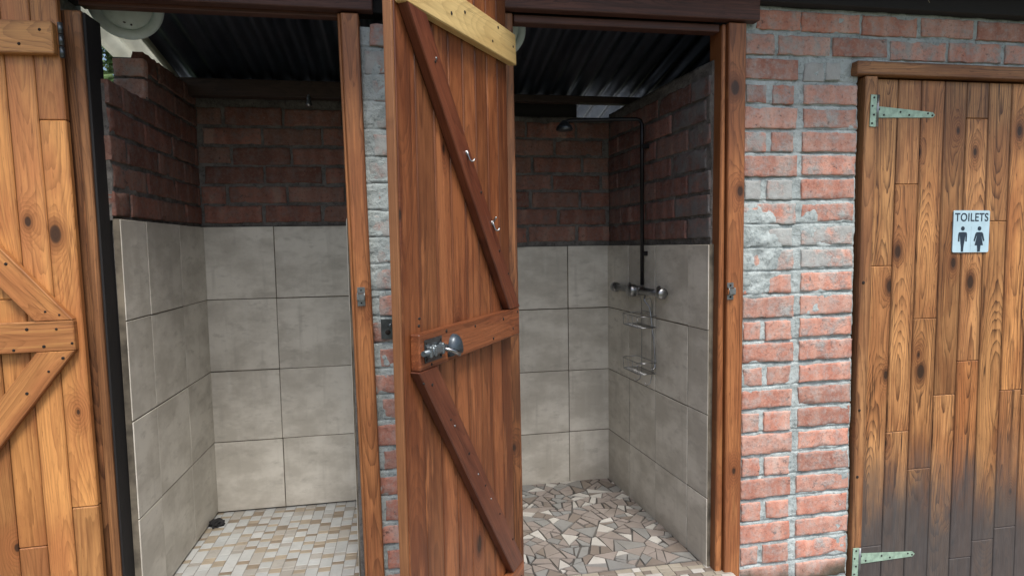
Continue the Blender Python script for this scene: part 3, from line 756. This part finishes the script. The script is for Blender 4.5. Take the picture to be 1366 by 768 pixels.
# follow the hinge post's lean
lean = lambda z: .010*(z-.9)/.9
ed = [.0, .066, .135, .205, .275, .345, .415, .485, .555, .625, .685]
p_ = board_panel('board_panel', ed, -.16, 1.86, -.020, .0, M_GOLD, D, rnd=random.Random(5))
def batten(parent, x0, x1, z0, z1, y0, y1, mat, spots, nm='batten'):
    o = plank(nm, -(z1-z0)/2, (z1-z0)/2, y0, y1, 0, x1-x0, mat, parent, loc=(x0, 0, (z0+z1)/2), rot=(0, R(90), 0))
    for x, z in spots:
        bm = BM(); rr = .0042*random.uniform(.8, 1.15)
        lathe(bm, [(0, .0010), (rr, .0008), (rr, -.002)], 8, Matrix.Rotation(R(-90), 4, 'X'))
        obj('nail', bm, M_HOLE, o, (-(z-(z0+z1)/2), y1, x-x0))
    return o
batten(D, .006, .66, 1.617, 1.700, .0008, .022, M_GOLD, [(.035, 1.677), (.085, 1.64), (.13, 1.682), (.2, 1.64), (.4, 1.67), (.6, 1.65)])
batten(D, .014, .66, .837, .919, .0008, .022, M_GOLD, [(.020, .857), (.055, .897), (.088, .852), (.125, .900), (.16, .846), (.3, .88), (.5, .86), (.62, .9)])
batten(D, .006, .66, .055, .138, .0008, .022, M_GOLD, [(.035, .08), (.085, .12), (.3, .09), (.6, .1)])
b1 = rail('brace', (.060, .920), (.615, 1.616), .072, .0008, .022, M_GOLD, D, ca=(1, 0), cb=(1, 0))
b2 = rail('brace', (.062, .8365), (.615, .139), .072, .0008, .022, M_GOLD, D, ca=(1, 0), cb=(1, 0))
nails('nail', [(.045, .935), (.078, .945), (.16, 1.075), (.3, 1.24), (.045, .818), (.082, .784), (.138, .728), (.3, .545)], .0222, D, .004, 1)
bm = BM()
for zz in (1.655, .10):
    tube(bm, [(-.004, .008, zz-.045), (-.004, .008, zz+.045)], .0065, 10); prism(bm, [(-.004, zz-.045), (.030, zz-.045), (.030, zz+.045), (-.004, zz+.045)], .0004, .0026)
bmesh.ops.recalc_face_normals(bm, faces=bm.faces[:])
bm.free()
for zz in (1.655, .10):
    bm = BM()
    for q in range(3): tube(bm, [(-.008, .010, zz-.045+q*.031), (-.008, .010, zz-.045+q*.031+.028)], .0062, 10)
    obj('hinge', bm, M_DSTEEL, D)

# middle door, standing open towards the camera
D = thing('plank_door', 'red-brown plank door standing open towards the viewer, pale batten across its top', 'door', (.345, -.030, 0), R(-122.2))
ed = [.088, .158, .228, .300, .372, .446, .520, .597, .6725]
board_panel('board_panel', ed, -.03, 1.835, -.022, .0, M_RED, D, joints=False, rnd=random.Random(3), gap=.0024, c=.0018)
plank('edge_board', .6727, .6805, -.021, -.0006, -.03, 1.835, M_EDGE, D, .0015)
tb = batten(D, .072, .672, 1.618, 1.704, .0008, .024, M_PALE, [(.095, 1.665), (.2, 1.69), (.24, 1.645), (.40, 1.672), (.47, 1.650), (.58, 1.685)])
tb.rotation_euler.y += R(3.0)
batten(D, .080, .648, .837, .916, .0008, .024, M_RED, [(.095, .905), (.13, .86), (.2, .896), (.27, .852), (.38, .9), (.47, .85), (.53, .908), (.60, .845)])
batten(D, .072, .660, .060, .140, .0008, .024, M_RED, [(.1, .1), (.3, .12), (.5, .08)])
rail('brace', (.112, .917), (.622, 1.590), .062, .0008, .024, M_REDB, D, ca=(1, 0), cb=(1, 0))
rail('brace', (.612, .8365), (.115, .1405), .066, .0008, .024, M_REDB, D, ca=(1, 0), cb=(1, 0))
nails('nail', [(.645, .95), (.648, .865+.07), (.60, .80), (.52, .70), (.43, .59), (.34, .475), (.25, .36), (.16, .245), (.55, 1.50), (.22, 1.085), (.33, 1.235), (.16, 1.02), (.635, .81)], .0246, D, .0032, 1)
nails('screw', [(.545, 1.508), (.50, .68), (.38, .52), (.305, .425)], .0246, D, .003, 1, M_STEEL)
# tower bolt on the batten
bm = BM(); cbox(bm, .556, .630, .0245, .0265, .852, .902, .0006); obj_b = None
bmesh.ops.recalc_face_normals(bm, faces=bm.faces[:])
bolt = obj('bolt', bm, M_DSTEEL, D)
bm = BM(); tube(bm, [(.548, .033, .876), (.648, .033, .876)], .0062, 12); obj('bolt_bar', bm, M_BOLT, bolt)
bm = BM()
for xx in (.565, .598, .618): cbox(bm, xx, xx+.010, .0265, .0405, .863, .889, .003)
cbox(bm, .572, .615, .0265, .0395, .866, .886, .004); bmesh.ops.recalc_face_normals(bm, faces=bm.faces[:]); obj('bolt_guide', bm, M_BOLT, bolt)
bm = BM(); tube(bm, [(.566, .038, .874), (.550, .050, .868), (.535, .060, .858)], [.0045, .0048, .0058], 10); obj('bolt_handle', bm, M_CHROME, bolt)
nails('screw', [(.562, .895), (.624, .895), (.562, .859), (.624, .859)], .0266, bolt, .003, 1)
# round-topped handle pull
bm = BM()
prof = []
pts = []
for i in range(13):
    a = math.pi*i/12; pts.append((math.cos(a)*.028, math.sin(a)**.85*.050))
out = [(x, z-.024) for x, z in pts]
ringz = [(1.0, .0), (.98, .006), (.86, .013), (.60, .018), (.25, .021)]
rings = []
for s_, h_ in ringz: rings.append([bm.verts.new((.500+x*s_, .0246+h_, .872+z*s_-.004*(1-s_))) for x, z in out])
for a, b in zip(rings, rings[1:]):
    for k in range(len(a)-1): bm.faces.new((a[k], a[k+1], b[k+1], b[k])).smooth = True
    bm.faces.new((a[-1], a[0], b[0], b[-1]))
bm.faces.new(rings[-1]); bmesh.ops.recalc_face_normals(bm, faces=bm.faces[:])
hd = obj('cup_handle', bm, plain('blue_grey_enamel', (.055, .075, .095), .32, .3, var=.3), D)
def hook(x, z, flip):
    bm = BM()
    lathe(bm, [(0, .002), (.006, .002), (.007, 0)], 12, Matrix.Translation((x, .0245, z+.008)) @ Matrix.Rotation(R(-90), 4, 'X'))
    tube(bm, [(x+.003, .026, z+.013), (x+.002, .028, z+.002), (x, .031, z-.009), (x-.002, .035, z-.013), (x-.005, .039, z-.012), (x-.007, .041, z-.006)], [.002, .0022, .0022, .002, .002, .0026], 8)
    if flip: tube(bm, [(x+.002, .028, z+.010), (x+.003, .034, z+.020), (x+.003, .038, z+.022)], .0026, 8)
    bmesh.ops.recalc_face_normals(bm, faces=bm.faces[:])
    return obj('coat_hook', bm, M_CHROME, D)
hook(.405, 1.316, False); hook(.262, 1.152, True)
for zz in (1.55, .25):
    bm = BM(); tube(bm, [(.074, -.026, zz-.04), (.074, -.026, zz+.04)], .005, 10); cbox(bm, .08, .20, -.0252, -.0224, zz-.02, zz+.02, .0004)
    bmesh.ops.recalc_face_normals(bm, faces=bm.faces[:]); obj('hinge', bm, M_DSTEEL, D)

# toilet door, shut: outer face -y
D = thing('plank_door', 'closed brown knotty plank door with dirt-splashed foot and two strap hinges', 'door', (1.574, .006, 0))
ed = [.006, .100, .197, .296, .392, .488, .585, .682, .775, .855]
pn = board_panel('board_panel', ed, -.27, 1.648, .0, .022, M_BROWN, D, rnd=random.Random(21), gap=.0018)
for v in pn.data.vertices:                     # the hinge edge follows the leaning jamb
    v.co.x += (.024*(v.co.z+.22)/1.87)*max(0, 1-v.co.x/.5)
def strap(z, x):
    bm = BM()
    prism(bm, [(0, -.020), (.235, -.009), (.245, 0), (.235, .009), (0, .020)], -.0035, -.0008)
    o = obj('strap_hinge', bm, M_GALV, D, (x, 0, z), (0, R(1.5), 0))
    bm = BM(); cbox(bm, -.030, -.006, -.0235, -.0208, -.055, .052, .0006); bmesh.ops.recalc_face_normals(bm, faces=bm.faces[:])
    obj('hinge_plate', bm, M_GALV, o)
    bm = BM(); tube(bm, [(-.002, -.021, -.054), (-.002, -.021, .052)], .0055, 12); obj('hinge_pin', bm, M_STEEL, o)
    for xx, zz, yy in ((.02, .009, -.004), (.04, -.009, -.004), (.105, .004, -.004), (.14, -.005, -.004), (.215, .004, -.004), (.233, -.002, -.004), (-.018, .042, -.024), (-.023, .014, -.024), (-.016, -.015, -.024), (-.022, -.044, -.024)):
        bm = BM(); lathe(bm, [(0, .0008), (.0036, .0006), (.0036, -.001)], 8, Matrix.Rotation(R(90), 4, 'X'))
        obj('screw', bm, M_BLACK, o, (xx, yy, zz))
strap(1.536, .020); strap(-.052, -.006)

# sign
S = thing('toilet_sign', 'pale blue plate lettered TOILETS with man and woman figures on the brown plank door', 'sign', (2.003, .0045, 1.1215), 0)
S.rotation_euler = (0, R(.5), 0)
bm = BM(); hw, hh, rc = .076, .075, .006; pts = []
for cx_, cz_, a0 in ((hw-rc, -hh+rc, -90), (hw-rc, hh-rc, 0), (-hw+rc, hh-rc, 90), (-hw+rc, -hh+rc, 180)):
    for k in range(5): a = R(a0+k*22.5); pts.append((cx_+rc*math.cos(a), cz_+rc*math.sin(a)))
prism(bm, pts, -.0035, 0)
obj('plate', bm, plain('pale_blue_enamel', (.44, .62, .72), .35, 0., var=.12, scale=12, bump=.02), S)
fc = bpy.data.curves.new('letters', 'FONT'); fc.body = 'TOILETS'; fc.size = .041; fc.align_x = 'CENTER'; fc.extrude = .0003; fc.space_character = 1.08; fc.offset = .0006
fo = bpy.data.objects.new('tmp', fc); COL.objects.link(fo)
me = bpy.data.meshes.new_from_object(fo.evaluated_get(bpy.context.evaluated_depsgraph_get())); bpy.data.objects.remove(fo)
M_INK = plain('dark_ink', (.015, .03, .05), .5, var=.05)
me.materials.clear(); me.materials.append(M_INK)
lt = link(bpy.data.objects.new('lettering', me)); lt.parent = S; lt.location = (-.0005, -.0039, .037); lt.rotation_euler = (R(90), 0, 0)
wd = max(v.co.x for v in me.vertices)-min(v.co.x for v in me.vertices); lt.scale = (.140/wd, 1, 1)
def figure(name, x, woman):
    bm = BM()
    c = [(x+.0078*math.cos(k*math.pi/10), .0105+.0078*math.sin(k*math.pi/10)) for k in range(20)]; prism(bm, c, -.0041, -.0036)
    if not woman:
        h = [(.0, -.0725), (.0045, -.0725), (.0055, -.055), (.0105, -.024), (.0118, -.013), (.0125, -.0135), (.0125, -.036), (.0185, -.036), (.0185, -.010), (.0155, -.0030), (.0, -.0022)]
    else:
        h = [(.0, -.0725), (.0055, -.0725), (.0075, -.050), (.0178, -.050), (.0095, -.016), (.0105, -.0155), (.0175, -.036), (.0230, -.033), (.0165, -.0085), (.0115, -.0030), (.0, -.0022)]
    prism(bm, [(x+a, b) for a, b in h]+[(x-a, b) for a, b in h[-2:0:-1]], -.0041, -.0036)
    bmesh.ops.recalc_face_normals(bm, faces=bm.faces[:]); obj(name, bm, M_INK, S)
figure('man_figure', -.036, False); figure('woman_figure', .034, True)
bm = BM(); prism(bm, [(-.0013, -.072), (-.0007, -.072), (-.0007, .018), (-.0013, .018)], -.0038, -.0036); obj('dividing_line', bm, plain('grey_ink', (.25, .33, .38), .5, var=.05), S)

# ------------------------------------------------------------------ lamps
M_RIM = plain('pale_lamp_plastic', (.62, .75, .76), .4, var=.1); M_GLASS = plain('frosted_lamp_cover', (.55, .66, .63), .3, var=.12)
def bulkhead(label, loc, look, r=.104):
    T = thing('ceiling_lamp', label, 'lamp', loc, 0, 'round lamps under the tin roof')
    d = (CAM-Vector(loc)).normalized() if look is None else Vector(look).normalized()
    T.rotation_euler = d.to_track_quat('Z', 'Y').to_euler()
    bm = BM(); lathe(bm, [(r*.80, -.028), (r*.93, -.028), (r, -.020), (r, -.006), (r*.985, .004), (r*.9, .009), (r*.72, .010), (r*.70, .006)], 48); obj('rim', bm, M_RIM, T)
    bm = BM(); lathe(bm, [(r*.705, .004), (r*.69, .010), (r*.60, .016), (r*.35, .022), (0, .024)], 48); obj('cover', bm, M_GLASS, T)
    bm = BM(); lathe(bm, [(0, -.030), (r*.85, -.030), (r*.85, -.02)], 32); lathe(bm, [(.018, -.03), (.018, -.055)], 12); obj('back_plate', bm, M_DSTEEL, T)
    for a, b, q in ((-.006, -.050, .0045), (.010, -.046, .003), (.011, -.056, .003)):
        bm = BM(); lathe(bm, [(0, .0185), (q, .018), (q, .012)], 10)
        obj('fixing_spot', bm, M_BLACK, T, (a, b, 0))
bulkhead('round pale lamp under the roof corner of the left shower, beside the leafy gap', (-.80, .15, 1.832), (.35, -.80, -.30), .100)
bulkhead('round pale lamp peeping out behind the open red-brown door', (.335, .24, 1.835), (-.1, -.9, -.35), .090)

# ------------------------------------------------------------------ shower fittings
M_PIPE = plain('dark_pipe', (.018, .018, .020), .32, .6, var=.3)
T = thing('shower_pipe', 'dark riser pipe with arm and round head on the wall of the right shower', 'shower', (.943, .470, .928))
bm = BM(); tube(bm, [(0, 0, 0), (0, 0, .645), (-.004, .006, .662), (-.018, .012, .668), (-.10, .022, .668), (-.290, .035, .662), (-.308, .037, .656), (-.311, .037, .646)], .0078, 12); obj('pipe', bm, M_PIPE, T)
bm = BM(); lathe(bm, [(0, .030), (.010, .028), (.018, .018), (.030, .006), (.034, -.004), (.032, -.010), (0, -.012)], 24, Matrix.Translation((-.311, .037, .634))); obj('shower_head', bm, M_DSTEEL, T, smooth=False)
for zz in (.12, .55):
    bm = BM(); cbox(bm, -.004, .028, -.010, .010, zz, zz+.018, .002)
    bmesh.ops.recalc_face_normals(bm, faces=bm.faces[:]); obj('pipe_clip', bm, M_PIPE, T)
T = thing('mixer_tap', 'chrome mixer bar with round knobs under the dark pipe', 'tap', (.933, .495, .906), R(4.73))
X90 = Matrix.Rotation(R(90), 4, 'X')
bm = BM(); tube(bm, [(0, -.19, 0), (0, .20, 0)], .0145, 16); tube(bm, [(0, .0, .0), (.035, .0, 0)], .012, 12); tube(bm, [(0, -.13, 0), (.035, -.13, 0)], .012, 12); tube(bm, [(0, .13, 0), (.035, .13, 0)], .012, 12); obj('mixer_bar', bm, M_CHROME, T)
def knob(y, s, ax):
    bm = BM(); lathe(bm, [(.010, 0), (.017, .004), (.022, .012), (.022, .030), (.018, .036), (0, .037)], 20, Matrix.Translation((0, y, 0)) @ ax @ Matrix.Scale(s, 4)); obj('knob', bm, M_CHROME, T)
knob(.195, 1.0, Matrix.Rotation(R(-90), 4, 'X')); knob(-.18, 1.0, Matrix.Rotation(R(90), 4, 'X')); knob(.0, 1.2, Matrix.Rotation(R(-90), 4, 'Y'))
bm = BM(); cbox(bm, -.020, .018, -.035, .040, -.019, .019, .006); bmesh.ops.recalc_face_normals(bm, faces=bm.faces[:]); obj('valve_body', bm, M_CHROME, T)
for yy in (-.13, .13):
    bm = BM(); lathe(bm, [(.010, .0), (.024, .004), (.026, .010)], 20, Matrix.Translation((.022, yy, 0)) @ Matrix.Rotation(R(90), 4, 'Y')); obj('wall_flange', bm, M_CHROME, T)
# wire caddy
T = thing('shower_caddy', 'two-shelf chrome wire rack hanging below the mixer tap', 'wire rack', (.945, .455, .580), R(4.73))
def shelf(z, nm):
    bm = BM(); hw_, dp = .080, .060
    for zz, k in ((z, 1.), (z+.045, 1.05)):
        lp = [(.012, -hw_*k, zz), (-dp*.75*k, -hw_*k, zz), (-dp*k, -hw_*.8*k, zz), (-dp*k, hw_*.8*k, zz), (-dp*.75*k, hw_*k, zz), (.012, hw_*k, zz), (.012, -hw_*k, zz)]
        tube(bm, lp, .0016, 6)
    for i in range(9):
        yy = -hw_*.85+i*hw_*.212; tube(bm, [(.012, yy, z), (-dp, yy, z)], .0011, 5)
    for yy in (-hw_*.8, -hw_*.25, hw_*.25, hw_*.8): tube(bm, [(-dp, yy, z), (-dp*1.05, yy, z+.045)], .0011, 5)
    return obj(nm, bm, M_CHROME, T)
shelf(.185, 'shelf'); shelf(.0, 'shelf')
bm = BM()
for yy in (-.045, .045): tube(bm, [(-.012, yy, .295), (.004, yy, .300), (.012, yy, .28), (.012, yy, -.015), (.004, yy, -.045), (-.012, yy, -.055), (-.020, yy, -.042)], .0016, 6)
tube(bm, [(.012, -.045, .24), (.012, .045, .24)], .002, 6); obj('wire_back', bm, M_CHROME, T)
bm = BM(); tube(bm, [(.945, .440, .895), (.936, .432, .87), (.955, .420, .84), (.962, .40, .72), (.964, .388, .64), (.962, .384, .605), (.952, .382, .592), (.944, .379, .602)], [.004, .004, .003, .003, .003, .0035, .0035, .0035], 8)
tag(obj('hanging_wire', bm, M_CHROME), 'long thin wire hook hanging from the right end of the mixer tap', 'wire')
# small spout in the left shower
bm = BM(); pt = Vector((-.37, .70, 1.688))
tube(bm, [(-.37, .80, 1.725), (-.37, .73, 1.728), (-.37, .705, 1.715), (-.37, .70, 1.700)], .0055, 10); lathe(bm, [(.0075, .018), (.009, .010), (.008, 0), (.0125, -.012), (.0125, -.020), (0, -.021)], 16, Matrix.Translation(pt))
tag(obj('shower_spout', bm, M_CHROME), 'small chrome shower spout at the top of the left shower wall', 'shower spout')
# black scrap on the mosaic floor
bm = BM(); bmesh.ops.create_icosphere(bm, subdivisions=3, radius=1)
for v in bm.verts:
    d = v.co.copy(); k = 1+.6*noise.noise(d*2.1+Vector((3, 1, 2)))+.35*noise.noise(d*5)
    v.co = Vector((d.x*.030*k, d.y*.026*k, max(-.001, d.z*.014*k+.008)))
tag(obj('crumpled_rag', bm, plain('black_cloth', (.010, .010, .012), .8, var=.4), None, (-.782, .655, 0)), 'crumpled black scrap in the corner of the mosaic floor', 'rag')

# ------------------------------------------------------------------ plants
t = NT('leaf_green'); s_ = t.rpi()
c_ = t.ramp(s_, [(0, (.05, .10, .025)), (.5, (.085, .15, .04)), (1, (.15, .21, .075))])
M_LEAF = t.out(Base_Color=c_, Roughness=.5); M_STEM = plain('pale_stem', (.35, .34, .24), .8, var=.3)
M_TWIG = plain('brown_stem', (.12, .09, .06), .9, var=.3)
def shrub(label, x, y, h, wdt, n, seed):
    rnd = random.Random(seed)
    T = thing('shrub', label, 'shrub', (x, y, -.40))
    bm = BM(); tips = []
    for k in range(9):
        a = rnd.uniform(0, 6.28); l = rnd.uniform(.6, .95)*h; sp = rnd.uniform(.2, .9)*wdt
        pts = [(0, 0, 0), (math.cos(a)*sp*.25, math.sin(a)*sp*.25, l*.4), (math.cos(a)*sp*.6, math.sin(a)*sp*.6, l*.75), (math.cos(a)*sp, math.sin(a)*sp, l)]
        tube(bm, pts, [.02, .014, .009, .004], 6); tips += [Vector(p) for p in pts[1:]]
    obj('stem', bm, M_TWIG, T)
    bm = BM()
    cl = [Vector((rnd.gauss(0, .5)*wdt, rnd.gauss(0, .5)*wdt, h*rnd.uniform(.25, 1.0))) for _ in range(110)]+tips
    for _ in range(n):
        c = rnd.choice(cl)+Vector((rnd.gauss(0, .12), rnd.gauss(0, .12), rnd.gauss(0, .13)))*wdt*.9
        d = Vector((rnd.gauss(0, 1), rnd.gauss(0, 1), rnd.gauss(-.2, .7))).normalized(); sd_ = d.cross(Vector((rnd.gauss(0, 1), rnd.gauss(0, 1), rnd.gauss(0, 1)))).normalized()
        ln = rnd.uniform(.025, .055); wd_ = ln*.28; up = d.cross(sd_)*ln*.10
        q = [c-d*ln, c-sd_*wd_+up, c+d*ln, c+sd_*wd_+up]
        bm.faces.new([bm.verts.new(p) for p in q])
    obj('foliage', bm, M_LEAF, T)
    return T
shrub('leafy green shrub beyond the gap beside the stepped brick wall', -1.70, 2.0, 3.1, .62, 16000, 4)
shrub('tall bush behind the shower block at the far left', -2.75, 3.7, 4.2, 1.1, 9000, 9)
shrub('low spreading bush growing some way behind the right shower', 1.9, 4.6, 1.5, 1.0, 2500, 15)
# dry grass hanging from the eave
for i, (x, z0_, z1_, dx, lb) in enumerate(((1.670, 1.955, 1.896, .014, 'short straw hanging from the eave above the toilet door hinge'), (1.735, 1.955, 1.884, .022, 'longer bent straw hanging from the eave above the toilet door'))):
    bm = BM(); tube(bm, [(x-dx, -.05, z0_), (x-dx*.4, -.052, (z0_+z1_)/2), (x+dx*.5, -.055, z1_)], [.0012, .001, .0006], 5)
    tag(obj('dry_straw', bm, M_STEM), lb, 'straw')

# things of one kind share a group
for o in list(scn.objects):
    g = {'plank_door': 'plank doors of the shower block', 'door_frame': 'pine door frames of the shower block', 'lintel_beam': 'lintels over the doorways', 'roof_purlin': 'purlins under the tin roof',
         'brick_pier': 'brick piers between the doorways', 'back_wall': 'back walls of the cubicles', 'side_wall': 'side walls of the cubicles', 'shrub': 'shrubs behind the shower block', 'dry_straw': 'straws hanging from the eave'}.get(o.name.split('.')[0])
    if g and o.parent is None and not o.get('group'): o['group'] = g
